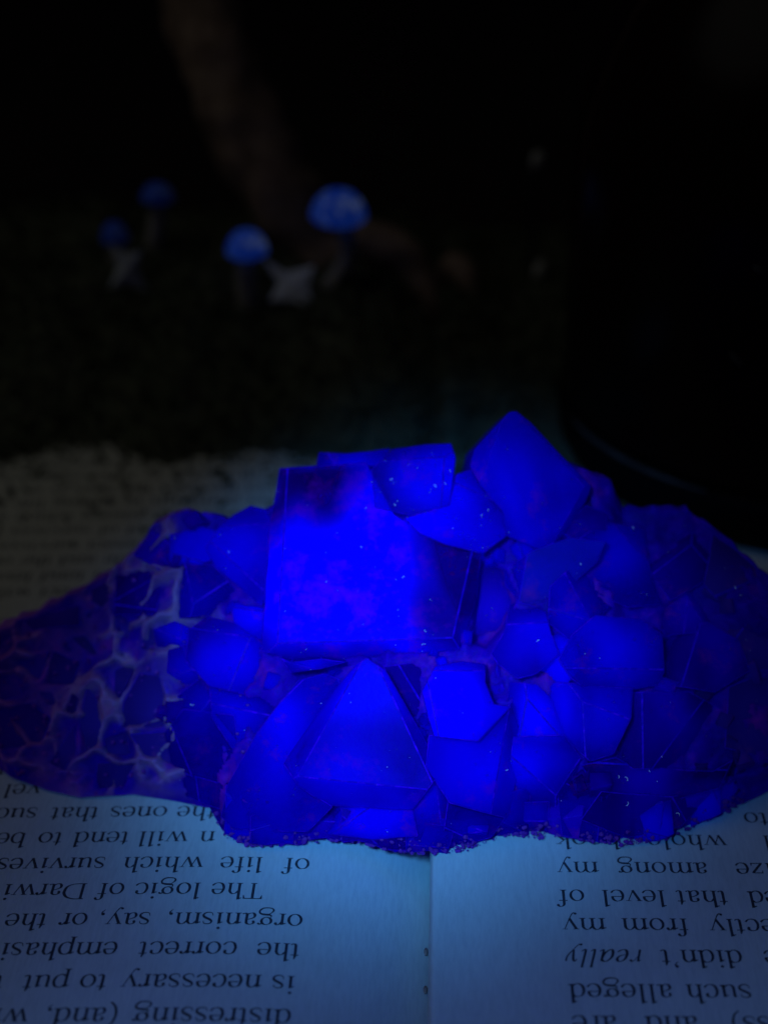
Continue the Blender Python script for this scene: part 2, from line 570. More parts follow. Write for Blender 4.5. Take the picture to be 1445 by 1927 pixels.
def glyphs():
    G = {}
    G['a'] = (444, [disc(98, 345, 44), pen([(80, 350), (110, 420), (200, 455), (285, 420), (305, 330), (305, 90), (335, 25), (385, 20), (425, 50)]),
                    pen([(300, 275), (190, 235), (95, 175), (72, 90), (120, 12), (200, 8), (265, 45), (305, 95)])])
    G['b'] = (500, stem(110, 15, 683, 'f', '') + [pen(BOWL_R)])
    G['c'] = (444, [disc(350, 350, 46), pen([(375, 365), (325, 430), (235, 455), (120, 400), (68, 220), (120, 50), (235, 0), (335, 30), (410, 110)])])
    G['d'] = (500, stem(385, 10, 683, 'f', 'r') + [pen(BOWL_L)])
    G['e'] = (444, [hbar(95, 395, 268, 30), pen([(378, 262), (368, 360), (310, 435), (230, 455), (120, 400), (66, 225), (120, 50), (235, 0), (335, 30), (410, 115)])])
    G['f'] = (320, stem(140, 0, 560, '', 'b') + [pen([(140, 520), (148, 610), (200, 672), (270, 680), (330, 640)]), disc(318, 628, 44), hbar(35, 290, 436, 32)])
    G['g'] = (500, [oval(225, 310, 140, 143), pen([(340, 390), (400, 440), (460, 430)], thin=40), disc(450, 415, 34),
                    pen([(140, 190), (95, 140), (110, 85), (190, 62), (330, 50), (430, 5), (445, -90), (360, -190), (220, -215), (90, -190), (45, -115), (90, -30), (160, 30)], widths=[26, 30, 50, 78, 74, 60, 60, 52, 40, 40, 58, 40, 24])])
    G['h'] = (510, stem(112, 0, 683, 'f') + arch(112, 385) + stem(385, 0, 330))
    G['i'] = (278, stem(138, 0, 440, 'f') + [disc(132, 610, 50)])
    G['k'] = (500, stem(112, 0, 683, 'f') + [pen([(130, 190), (380, 430)], smooth=False, widths=[30, 30]), pen([(215, 275), (430, 20)], smooth=False, widths=[82, 82]), serif(380, 438, 85), serif(432, 10, 85)])
    G['l'] = (278, stem(138, 0, 683, 'f'))
    G['m'] = (790, stem(112, 0, 440, 'f') + arch(112, 390) + stem(390, 0, 330) + arch(390, 670) + stem(670, 0, 330))
    G['n'] = (510, stem(112, 0, 440, 'f') + arch(112, 388) + stem(388, 0, 330))
    G['o'] = (500, [oval(250, 225, 180, 222)])
    G['p'] = (500, stem(110, -217, 440, 'f') + [pen(BOWL_R)])
    G['r'] = (350, stem(115, 0, 440, 'f') + [pen([(125, 320), (190, 415), (250, 450), (310, 420)]), disc(298, 398, 48)])
    G['s'] = (389, [pen([(320, 330), (300, 415), (205, 452), (110, 425), (80, 350), (130, 285), (230, 225), (320, 160), (335, 80), (270, 10), (180, -6), (90, 25), (58, 130)], widths=[20, 30, 34, 45, 62, 78, 84, 78, 62, 40, 32, 30, 20])])
    G['t'] = (290, [poly([(95, 436), (178, 450), (178, 590), (150, 590), (95, 470)]), pen([(137, 450), (137, 120), (150, 40), (205, 10), (275, 55)]), hbar(30, 262, 436, 32)])
    G['u'] = (510, [pen([(112, 440), (112, 130), (140, 40), (215, 5), (300, 35), (380, 110)])] + stem(385, 10, 440, 'f', 'r') + [poly([(40, 410), (112, 400), (112, 452), (40, 430)])])
    G['v'] = (490, [pen([(75, 440), (255, 5)], smooth=False, widths=[86, 80]), pen([(240, 5), (410, 440)], smooth=False, widths=[36, 30]), serif(85, 438, 85), serif(405, 438, 75)])
    G['w'] = (720, [pen([(65, 440), (230, 5)], smooth=False, widths=[84, 78]), pen([(220, 5), (365, 430)], smooth=False, widths=[34, 30]), pen([(330, 440), (500, 5)], smooth=False, widths=[84, 78]),
                    pen([(490, 5), (640, 440)], smooth=False, widths=[34, 30]), serif(75, 438, 80), serif(335, 438, 85), serif(640, 438, 75)])
    G['y'] = (490, [pen([(75, 440), (260, 20)], smooth=False, widths=[86, 80]), pen([(415, 440), (250, 10), (190, -130), (130, -200), (60, -185)], widths=[30, 32, 34, 40, 40]), disc(75, -172, 42), serif(85, 438, 85), serif(405, 438, 75)])
    G['z'] = (444, [hbar(60, 390, 425, 34), hbar(45, 400, 16, 34), pen([(370, 425), (75, 20)], smooth=False, widths=[74, 74]), poly([(60, 320), (80, 320), (95, 425), (60, 425)]), poly([(400, 130), (380, 130), (350, 16), (400, 16)])])
    G['T'] = (620, stem(310, 0, 650) + [hbar(30, 590, 640, 34), poly([(28, 500), (48, 500), (95, 650), (28, 650)]), poly([(592, 500), (572, 500), (525, 650), (592, 650)])])
    G['D'] = (730, stem(140, 0, 655, 'b') + [pen([(140, 638), (330, 640), (540, 575), (655, 430), (665, 290), (610, 130), (470, 40), (300, 16), (140, 18)], thick=92)])
    G['('] = (333, [pen([(285, 690), (150, 540), (85, 330), (85, 150), (150, -60), (285, -200)], thick=70)])
    G[')'] = (333, [pen([(48, 690), (183, 540), (248, 330), (248, 150), (183, -60), (48, -200)], thick=70)])
    G[','] = (250, [disc(115, 48, 54), pen([(150, 40), (150, -30), (70, -130)], widths=[40, 40, 14])])
    G["'"] = (250, [disc(120, 620, 54), pen([(155, 612), (155, 545), (75, 450)], widths=[40, 40, 14])])
    return G
GLYPH = glyphs()

def italic_glyphs():
    G = {}
    G['r'] = (370, [pen([(95, 440), (95, 0)], smooth=False, widths=[66, 66]), pen([(105, 230), (200, 400), (270, 445), (310, 420)], widths=[22, 24, 40, 46]), disc(300, 408, 38), pen([(20, 380), (60, 430), (110, 435)], widths=[20, 30, 40])])
    G['e'] = (410, [pen([(80, 190), (240, 235), (320, 330), (290, 430), (215, 448), (110, 370), (65, 200), (105, 40), (210, 5), (345, 90)])])
    G['a'] = (480, [pen([(340, 390), (260, 450), (170, 420), (75, 290), (62, 110), (115, 8), (200, 40), (300, 170), (345, 330)]), pen([(350, 440), (335, 110), (355, 15), (440, 80)], widths=[66, 70, 50, 20])])
    G['l'] = (260, [pen([(120, 680), (105, 100), (130, 10), (220, 80)], widths=[66, 70, 50, 20]), poly([(40, 650), (120, 630), (153, 683), (110, 680)])])
    G['y'] = (430, [pen([(40, 370), (100, 440), (150, 360), (190, 20)], widths=[22, 56, 72, 60]), pen([(340, 440), (330, 250), (200, 0), (90, -170), (0, -200)], widths=[60, 50, 30, 30, 40]), disc(15, -180, 40)])
    for k in G:
        w, prims = G[k]
        G[k] = (w, [([Vector((v.x + 0.24 * v.y, v.y, 0)) for v in vs], fs) for vs, fs in prims])
    return G
ITALIC = italic_glyphs()

def word_width(w, G, em):
    return sum(G[c][0] for c in w) * em / 1000

def put_word(mb, w, x_start, y, em, G=GLYPH):
    x = 0.0
    for c in w:
        adv, prims = G[c]
        for vs, fs in prims:
            out = []
            for v in vs:
                X = x_start - (x + v.x) * em / 1000
                out.append(Vector((X, y - v.y * em / 1000, page_z(X) + 0.03)))
            mb.add(out, [q[::-1] for q in fs])
        x += adv

EM = 3.78
LEFT = [(1895, [('distressing', 550), ('(and,', 226), ('wi', 57)]),
        (1832, [('is', 557), ('necessary', 494), ('to', 205), ('put', 134), ('t', 10)]),
        (1771, [('the', 566), ('correct', 449), ('emphasi', 225)]),
        (1716, [('organism,', 572), ('say,', 287), ('or', 169), ('the', 92)]),
        (1660, [('The', 498), ('logic', 381), ('of', 238), ('Darwi', 167)]),
        (1611, [('of', 585), ('life', 497), ('which', 385), ('survives', 202)]),
        (1563, [('n', 407), ('will', 356), ('tend', 246), ('to', 121), ('be', 52)]),
        (1516, [('the', 408), ('ones', 318), ('that', 189), ('suc', 74)]),
        (1471, [('vel', 80)])]
RIGHT = [(1912, [('are', 1074), ('and', 1211), ('ss)', 1372)]),
         (1852, [('alleged', 1068), ('such', 1287)]),
         (1787, [('*really', 1064), ("didn't", 1241), ('e', 1434)]),
         (1728, [('my', 1056), ('from', 1167), ('ectly', 1331)]),
         (1675, [('of', 1048), ('level', 1129), ('that', 1270), ('ed', 1404)]),
         (1622, [('my', 1046), ('among', 1160), ('ize', 1381)]),
         (1570, [('book', 1043), ('whole', 1216), ('l', 1432)]),
         (1527, [('to', 1396)])]

def line_part(words, parent):
    mb = MB()
    for a in words:
        put_word(mb, *a)
    mb.build('printed_line', M_INK, parent, fix=False)

for y, words in LEFT:
    L = []
    for w, px in words:
        g = ground(px, y)
        L.append((w, g.x, g.y, EM))
    line_part(L, page_l)
for y, words in RIGHT:
    L = []
    for w, px in words:
        g = ground(px, y)
        G = GLYPH
        if w[0] == '*':
            w, G = w[1:], ITALIC
        L.append((w, g.x + word_width(w, G, EM), g.y, EM, G))
    line_part(L, page_r)
# lines of the left page that stay out of focus behind the crystals
far_words = ['couples', 'is to', 'which', 'level of', 'the ones', 'survives', 'organism', 'will tend', 'that', 'correct', 'life', 'among', 'necessary', 'and']
rf = random.Random(3)
yy = ground(0, 1471).y + 4.42
n_line = 0
while yy < 236:
    n_line += 1
    if n_line in (9,):
        yy += 4.42
        continue
    x = -16.0 - (6 if n_line % 6 == 4 else 0)
    L = []
    while x > -98:
        for w in rf.choice(far_words).split():
            ww = word_width(w, GLYPH, EM)
            if x - ww < -100:
                break
            L.append((w, x, yy, EM))
            x -= ww + 1.25
        if x - 8 < -98:
            break
    if L:
        line_part(L, page_l)
    yy += 4.42

# ------------------------------------------------------------------ the crystal cluster
BASE = [(-75, 1380), (-20, 1432), (20, 1462), (90, 1488), (150, 1502), (250, 1496), (330, 1508), (395, 1522), (408, 1545), (425, 1575), (470, 1590), (540, 1592), (620, 1580),
        (690, 1588), (760, 1605), (830, 1606), (880, 1599), (920, 1582), (960, 1570), (1010, 1576), (1060, 1573), (1110, 1583), (1180, 1590), (1250, 1580), (1290, 1560), (1340, 1540), (1400, 1512), (1445, 1490), (1500, 1450), (1545, 1390)]
SIL = [(-75, 1300), (-30, 1215), (0, 1186), (60, 1156), (120, 1128), (170, 1102), (210, 1076), (250, 1040), (290, 988), (330, 966), (385, 967), (430, 982), (470, 975), (505, 965), (560, 930), (700, 915), (850, 900),
       (900, 905), (960, 880), (1060, 880), (1115, 892), (1150, 908), (1165, 945), (1170, 963), (1230, 958), (1290, 964), (1340, 1000), (1385, 1032), (1420, 1062), (1445, 1084), (1500, 1160), (1545, 1290)]

def column(x, lift=0.0):
    yb, ys = interp(BASE, x) - lift, interp(SIL, x)
    gf = ground(x, yb)
    edge = min(1.0, max(0.0, (x + 75) / 240.0), max(0.0, (1545 - x) / 240.0))
    Yr = gf.y + (168.5 - gf.y) * (0.35 + 0.65 * edge ** 0.7)
    return yb, ys, gf.y, Yr

def guide(x, y, lift=0.0):
    yb, ys, Yf, Yr = column(x, lift)
    t = (yb - y) / (yb - ys)
    g = t ** 1.25 if t > 0 else t
    if t > 1:
        g = 1 + (t - 1) * 0.7
    return at(x, y, Yf + (Yr - Yf) * g)

# name of the look, outline of the face toward the viewer (photograph pixels), how far it stands out (mm), tilt right/up (deg), depth (mm)
CR = [
 ('Z', [(526, 881), (598, 876), (690, 870), (742, 968), (800, 1002), (905, 1042), (897, 1130), (866, 1224), (650, 1245), (545, 1240), (492, 1226), (499, 1100), (509, 975)], 4.6, 0, 2, 20),
 ('M', [(600, 851), (650, 853), (735, 843), (715, 876), (640, 884), (594, 884)], 2.2, 5, 22, 12),
 ('B', [(698, 884), (738, 845), (800, 836), (849, 834), (858, 862), (846, 952), (775, 972), (704, 955)], 5.6, 4, 3, 15),
 ('B', [(858, 892), (885, 883), (908, 920), (948, 962), (952, 1010), (908, 1042), (840, 1026), (790, 1005), (760, 975), (845, 950)], 5.2, 14, 6, 12),
 ('M', [(958, 775), (972, 773), (1000, 796), (1113, 916), (1102, 945), (1058, 1010), (1030, 1042), (950, 1008), (946, 962), (905, 915), (884, 878), (892, 845), (930, 803)], 5.0, 10, -4, 16),
 ('D', [(1070, 868), (1115, 889), (1152, 906), (1166, 940), (1156, 972), (1120, 995), (1085, 960), (1060, 900)], 0.8, 26, 8, 10),
 ('C', [(1050, 1016), (1100, 962), (1132, 972), (1134, 1022), (1062, 1030)], 1.2, 18, -18, 10),
 ('M', [(960, 1072), (1010, 1045), (1065, 1022), (1130, 1025), (1112, 1060), (1050, 1110), (1015, 1132), (985, 1125), (962, 1098)], 2.2, -8, -8, 11),
 ('M', [(1082, 1072), (1110, 1088), (1128, 1140), (1120, 1172), (1080, 1200), (1040, 1165), (1044, 1110)], 2.6, 12, 5, 10),
 ('M', [(1102, 1018), (1140, 993), (1190, 990), (1207, 1008), (1216, 1080), (1240, 1130), (1180, 1132), (1128, 1108), (1100, 1052)], 2.0, 8, 8, 12),
 ('C', [(1214, 972), (1292, 967), (1342, 1002), (1330, 1080), (1262, 1120), (1224, 1060), (1206, 1006)], 1.4, 14, 14, 10),
 ('D', [(1340, 1004), (1384, 1034), (1420, 1067), (1430, 1120), (1380, 1150), (1334, 1096)], 0.9, 24, 8, 9),
 ('M', [(1125, 1168), (1200, 1174), (1236, 1200), (1239, 1262), (1226, 1284), (1130, 1302), (1085, 1272), (1062, 1240), (1086, 1200)], 3.0, 16, -4, 12),
 ('B', [(962, 1150), (985, 1136), (1018, 1145), (1026, 1195), (1042, 1226), (1005, 1258), (976, 1266), (945, 1242), (934, 1226), (960, 1192)], 2.6, -4, 8, 10),
 ('M', [(1038, 1192), (1066, 1184), (1086, 1250), (1056, 1286), (1028, 1280), (1018, 1228)], 1.8, 10, 2, 9),
 ('B', [(793, 1302), (818, 1254), (870, 1244), (914, 1250), (913, 1284), (930, 1325), (962, 1330), (900, 1396), (816, 1387)], 4.4, 4, 10, 13),
 ('B', [(818, 1388), (905, 1386), (956, 1332), (966, 1370), (978, 1396), (950, 1530), (852, 1502), (812, 1440)], 3.4, 10, -6, 13),
 ('B', [(672, 1262), (690, 1250), (722, 1272), (775, 1372), (805, 1422), (810, 1460), (770, 1516), (620, 1506), (570, 1472), (544, 1434), (600, 1346)], 4.0, -6, -2, 16),
 ('M', [(530, 1330), (560, 1292), (606, 1278), (640, 1292), (545, 1425), (566, 1474), (618, 1510), (580, 1566), (440, 1562), (424, 1530), (440, 1470), (492, 1388)], 2.0, -14, -4, 14),
 ('B', [(528, 1238), (548, 1246), (604, 1240), (652, 1246), (606, 1259), (548, 1267)], 4.6, 0, -20, 8),
 ('M', [(972, 1396), (1058, 1394), (1102, 1460), (1062, 1530), (1020, 1542), (956, 1520)], 1.4, 10, -12, 11),
 ('M', [(1028, 1312), (1052, 1292), (1182, 1302), (1176, 1352), (1148, 1410), (1110, 1422), (1068, 1380)], 2.8, -4, -6, 11),
 ('M', [(966, 1292), (1010, 1300), (1030, 1322), (1066, 1382), (1040, 1392), (976, 1382), (964, 1332)], 1.4, 8, 2, 9),
 ('C', [(1182, 1312), (1290, 1312), (1352, 1342), (1360, 1400), (1330, 1442), (1200, 1440), (1168, 1422), (1152, 1404)], 2.0, 16, 2, 12),
 ('C', [(1242, 1200), (1330, 1182), (1380, 1210), (1400, 1260), (1342, 1292), (1246, 1282)], 1.6, 14, 8, 11),
 ('D', [(1362, 1152), (1450, 1128), (1490, 1180), (1450, 1252), (1400, 1250), (1372, 1202)], 1.0, 22, 8, 9),
 ('C', [(1104, 1442), (1170, 1430), (1200, 1446), (1330, 1452), (1368, 1432), (1342, 1482), (1250, 1500), (1140, 1490)], 1.4, 6, -10, 11),
 ('C', [(1142, 1494), (1250, 1506), (1340, 1490), (1282, 1556), (1180, 1578), (1104, 1542)], 1.2, 8, -16, 9),
 ('D', [(1380, 1300), (1450, 1270), (1500, 1320), (1470, 1425), (1372, 1400)], 1.2, 20, 0, 10),
 ('D', [(1352, 1442), (1450, 1440), (1470, 1462), (1380, 1500), (1332, 1528)], 0.6, 16, -14, 8),
 ('C', [(1246, 1132), (1330, 1112), (1360, 1150), (1322, 1180), (1242, 1194)], 1.2, 12, 16, 9),
 ('M', [(800, 1420), (840, 1500), (830, 1580), (780, 1585), (770, 1520)], 0.9, 2, -14, 9),
 ('C', [(905, 1052), (955, 1072), (975, 1128), (955, 1180), (915, 1225), (880, 1210)], -1.8, 8, -10, 8),
 ('M', [(640, 1510), (765, 1520), (775, 1572), (700, 1582), (610, 1570)], 1.0, -4, -16, 9),
 ('M', [(850, 1510), (945, 1535), (925, 1578), (860, 1592), (832, 1580)], 1.0, 8, -16, 9),
 ('C', [(925, 1245), (960, 1272), (958, 1325), (932, 1318), (916, 1285)], 0.2, 4, -4, 8),
 ('C', [(730, 1262), (800, 1256), (812, 1290), (790, 1310), (810, 1400), (772, 1350)], 0.6, 14, -2, 8),
 # left shoulder
 ('B', [(440, 968), (472, 951), (500, 958), (512, 1010), (505, 1090), (488, 1130), (450, 1092), (415, 1062), (398, 1030), (412, 990)], 3.0, -12, 6, 12),
 ('M', [(345, 1070), (395, 1074), (432, 1110), (420, 1150), (332, 1156), (318, 1126), (335, 1110)], 1.3, -8, 10, 9),
 ('M', [(330, 1010), (382, 990), (414, 1000), (400, 1042), (362, 1062), (328, 1050)], 1.0, -12, 14, 8),
 ('B', [(364, 1192), (396, 1170), (440, 1184), (490, 1220), (500, 1268), (466, 1300), (400, 1282), (360, 1242)], 2.2, -10, 4, 11),
 ('M', [(300, 1188), (330, 1180), (376, 1196), (350, 1216), (305, 1212)], 0.8, -6, 12, 7),
 ('M', [(324, 1232), (350, 1224), (372, 1270), (352, 1282), (324, 1262)], 0.8, -16, 4, 7),
 ('M', [(345, 1312), (380, 1284), (405, 1312), (400, 1338), (350, 1340)], 0.9, -6, 0, 7),
 ('M', [(402, 1292), (480, 1310), (522, 1330), (490, 1388), (440, 1398), (410, 1350)], 1.0, -8, -4, 9),
 ('M', [(350, 1345), (432, 1354), (440, 1420), (400, 1470), (340, 1440), (302, 1402)], 0.9, -14, -6, 9),
 ('M', [(440, 1130), (488, 1142), (494, 1200), (450, 1180)], 0.8, -6, 8, 7),
 ('M', [(330, 1455), (398, 1478), (430, 1470), (420, 1520), (350, 1500)], 0.6, -8, -14, 7),
 ('C', [(250, 1044), (290, 992), (328, 976), (326, 1012), (300, 1062)], 0.8, -18, 14, 8),
 ('C', [(218, 1084), (276, 1062), (292, 1108), (286, 1148), (222, 1150)], 0.6, -14, 10, 8),
 # boxwork at the left end: faces set back between pale ribs
 ('D', [(262, 1266), (300, 1272), (318, 1330), (308, 1372), (226, 1370), (232, 1322)], -0.5, -10, -4, 7),
 ('D', [(306, 1268), (324, 1290), (338, 1368), (316, 1374), (322, 1330)], -1.5, 24, -4, 6),
 ('D', [(100, 1224), (152, 1248), (136, 1290), (78, 1288)], -1.1, -8, -6, 7),
 ('D', [(20, 1240), (92, 1226), (74, 1284), (56, 1274)], -0.7, -16, 4, 6),
 ('D', [(133, 1198), (160, 1196), (192, 1238), (166, 1232)], -1.3, 10, -10, 5),
 ('D', [(112, 1206), (122, 1206), (140, 1228), (120, 1224)], -1.2, 10, -6, 5),
 ('D', [(163, 1292), (180, 1312), (194, 1352), (188, 1408), (150, 1420), (147, 1366)], -1.1, 14, -4, 6),
 ('D', [(197, 1388), (240, 1374), (246, 1420), (192, 1424)], -1.0, -6, -10, 6),
 ('D', [(208, 1140), (250, 1174), (242, 1206), (216, 1192)], -1.0, -4, 4, 6),
 ('D', [(276, 1168), (296, 1190), (290, 1230), (264, 1220)], -1.0, 12, 0, 6),
 ('D', [(206, 1226), (226, 1222), (252, 1240), (238, 1248)], -1.3, 4, -10, 5),
 ('D', [(238, 1212), (250, 1222), (246, 1232), (236, 1228)], -1.3, 4, -10, 5),
 ('D', [(224, 1172), (230, 1198), (226, 1212), (214, 1206)], -1.2, 4, -6, 5),
 ('D', [(192, 1258), (206, 1276), (214, 1300), (204, 1300)], -1.0, 8, -6, 5),
 ('D', [(216, 1262), (240, 1250), (254, 1256), (222, 1330), (214, 1310)], -0.8, 10, -2, 6),
 ('D', [(244, 1382), (318, 1376), (330, 1396), (395, 1448), (330, 1446), (268, 1420)], -0.5, -4, -12, 7),
 ('D', [(114, 1342), (138, 1300), (148, 1316), (140, 1356)], -0.7, -16, -2, 6),
 ('D', [(92, 1436), (140, 1362), (144, 1418), (120, 1452)], -0.5, -14, -8, 6),
 ('D', [(182, 1436), (256, 1434), (230, 1484), (180, 1488)], -0.7, 0, -12, 6),
 ('D', [(172, 1110), (204, 1094), (212, 1120), (192, 1144), (172, 1132)], -0.3, -10, 8, 6),
 ('D', [(42, 1168), (150, 1138), (152, 1178), (62, 1186)], -0.4, -14, 16, 6),
 ('D', [(155, 1150), (172, 1150), (174, 1166), (160, 1162)], -1.2, -4, 6, 5),
 ('D', [(-10, 1268), (32, 1258), (42, 1310), (-6, 1322)], -0.6, -18, -2, 6),
 ('D', [(-30, 1336), (56, 1322), (98, 1352), (78, 1402), (-24, 1416)], -0.4, -16, -8, 7),
 ('D', [(70, 1300), (96, 1302), (108, 1326), (88, 1330)], -0.9, -6, -6, 5),
]
def edge_highlight():  # bevels coloured lighter as painted edge highlights, with a slight glow
    m, nt, b = mat('crystal_edge_highlight')
    n, _ = nodes_noise(nt, 900, 4, 0.7)
    r = ramp(nt, n.outputs[0], [(0.45, (0.02, 0.0, 0.4)), (0.75, (0.2, 0.0, 0.8))])
    nt.links.new(r.outputs[0], b.inputs['Base Color'])
    b.inputs['Roughness'].default_value = 0.6
    b.inputs['Specular IOR Level'].default_value = 0.05
    b.inputs['Subsurface Weight'].default_value = 0.6
    b.inputs['Subsurface Radius'].default_value = (0.5, 0.3, 1.0)
    b.inputs['Subsurface Scale'].default_value = 1.5 * S
    b.inputs['Emission Color'].default_value = (0.0, 0.0, 1, 1)
    b.inputs['Emission Strength'].default_value = 0.03
    return m
M_EDGE_HIGHLIGHT = edge_highlight()
MATS = {'Z': M_BIG, 'B': M_BRIGHT, 'M': M_MID, 'C': M_DIM, 'D': M_DARK}

cluster = empty('crystal_cluster', (6, 150, 0))
tag(cluster, 'glowing blue cubic crystal cluster with pale lilac crust lying across the open book', 'crystal')

def seg_dist(p, a, b):
    ab, ap = (b[0] - a[0], b[1] - a[1]), (p[0] - a[0], p[1] - a[1])
    L = ab[0] ** 2 + ab[1] ** 2
    t = max(0, min(1, (ab[0] * ap[0] + ab[1] * ap[1]) / L)) if L else 0
    return math.hypot(ap[0] - ab[0] * t, ap[1] - ab[1] * t)

def inside(p, poly):
    r = False
    j = len(poly) - 1
    for i in range(len(poly)):
        (xi, yi), (xj, yj) = poly[i], poly[j]
        if (yi > p[1]) != (yj > p[1]) and p[0] < (xj - xi) * (p[1] - yi) / (yj - yi) + xi:
            r = not r
        j = i
    return r

boxes = [(min(p[0] for p in c[1]), max(p[0] for p in c[1]), min(p[1] for p in c[1]), max(p[1] for p in c[1])) for c in CR]

def hollow(x, y):                           # how far the crust steps back under a crystal
    best = 0.0
    for c, b in zip(CR, boxes):
        if b[0] < x < b[1] and b[2] < y < b[3] and inside((x, y), c[1]):
            d = min(seg_dist((x, y), c[1][i], c[1][i - 1]) for i in range(len(c[1])))
            depth = (0.3 if c[2] > -0.3 else 1.2 - c[2])
            best = max(best, min(depth, d * 0.22))
    return best

def make_matrix():
    NX, NT, NB = 300, 130, 10
    OUT = Vector((0, -0.72, 0.69))
    v, f, bare = [], [], []
    for i in range(NX + 1):
        x = -75 + 1620 * i / NX
        lift = 16.0 * max(0.0, min(1.0, (x - 390) / 40, (1400 - x) / 60)) * (0.7 + 0.6 * nz((x * 0.05, 0, 0), 1.0))
        yb, ys, Yf, Yr = column(x, lift)
        e = min(1.0, i / 12, (NX - i) / 12)
        for j in range(NT + 1):
            t = j / NT
            y = yb + (ys - yb) * t
            p = guide(x, y, lift)
            k = min(1.0, t * 12) * e
            side = 1.0 - max(0.0, min(1.0, (x - 330) / 120))
            d = 0.75 * nz(p, 0.22) + 0.45 * nz(p, 0.55) + 0.22 * nz(p, 1.4) + 0.12 * nz(p, 3.0)
            rib = 0.0
            if side > 0:
                q3 = Vector((p.x + 1.2 * nz(p, 0.3), p.y + 1.2 * nz(p + Vector((5, 5, 5)), 0.3), p.z * 1.1)) * 0.21
                ds = noise.voronoi(q3)[0]
                rib = max(0.0, 1 - (ds[1] - ds[0]) / 0.28)
                rib *= max(0.0, min(1.0, 0.75 + 1.3 * nz(p + Vector((3, 1, 7)), 0.12)))
                d += side * (1.7 * rib ** 1.5 - 0.75)
            d += 0.3 * side + 0.75 * (1 - side) * min(1.0, t * 6) - hollow(x, y)
            if t < 0.12:
                d += 0.5 * nz(p + Vector((9, 0, 0)), 0.9) + 0.35 * nz(p, 2.2)
                dd = noise.voronoi(Vector((p.x * 1.3, p.y * 0.7, p.z * 0.7)) * 0.55)[0]
                d += 0.7 * (0.5 - (dd[1] - dd[0]))
            p = p + OUT * d * k
            if t > 0.9:
                p.z += 0.5 * nz(p, 0.8) * (t - 0.9) * 10
            p.z = max(p.z, 0.02 if j else 0.0)
            if j == 0:
                p.z = 0.0
            v.append(p)
            bare.append(max(side * (0.30 + 0.8 * rib), 0.0))
        r = v[-1]
        for j in range(1, NB + 1):
            s = j / NB
            q = Vector((r.x, r.y + 15 * s, r.z * (1 - s ** 1.8)))
            if j < NB:
                q.z += 0.7 * nz(q, 0.4) * (1 - s)
            q.z = max(q.z, 0.0)
            v.append(q)
            bare.append(side)
    n = NT + NB + 1
    for i in range(NX):
        for j in range(n - 1):
            f.append((i * n + j, (i + 1) * n + j, (i + 1) * n + j + 1, i * n + j + 1))
    for i in range(NX):                     # underside
        f.append((i * n, i * n + n - 1, (i + 1) * n + n - 1, (i + 1) * n))
    f.append(tuple(range(n))[::-1])
    f.append(tuple(NX * n + j for j in range(n)))
    o = build('crust', v, f, M_MATRIX, cluster, smooth=True)
    at_ = o.data.attributes.new('bare', 'FLOAT', 'POINT')
    at_.data.foreach_set('value', bare)
    tag(o, 'pale lilac crust between the crystals')
make_matrix()

def grow(outline, px):                     # neighbours interlock: each outline reaches a little under the next
    cx = sum(p[0] for p in outline) / len(outline); cy = sum(p[1] for p in outline) / len(outline)
    out = []
    for x, y in outline:
        d = math.hypot(x - cx, y - cy)
        k = px
        if y < interp(SIL, x) + 30 or y > interp(BASE, x) - 30:
            k = 0
        out.append((x + (x - cx) / d * k, y + (y - cy) / d * k))
    return out

RIDGES = {   # first outline point of the crystal: ridge lines where its side faces begin, and how steeply they fall
 (526, 881): [((888, 1040), (846, 1226), 52), ((495, 1212), (870, 1200), 48), ((541, 880), (521, 1230), 40)],
 (958, 775): [((943, 795), (905, 905), 42), ((1098, 918), (1036, 1030), 48), ((985, 792), (1105, 922), 35)],
 (672, 1262): [((716, 1264), (798, 1440), 34), ((655, 1290), (566, 1450), 36), ((560, 1462), (800, 1486), 38)],
 (698, 884): [((712, 868), (852, 858), 46), ((838, 835), (830, 955), 30)],
 (793, 1302): [((806, 1290), (825, 1385), 34), ((800, 1262), (915, 1262), 40)],
 (818, 1388): [((955, 1350), (925, 1525), 40)],
 (440, 968): [((425, 990), (500, 985), 36), ((430, 1050), (495, 1110), 30)],
}

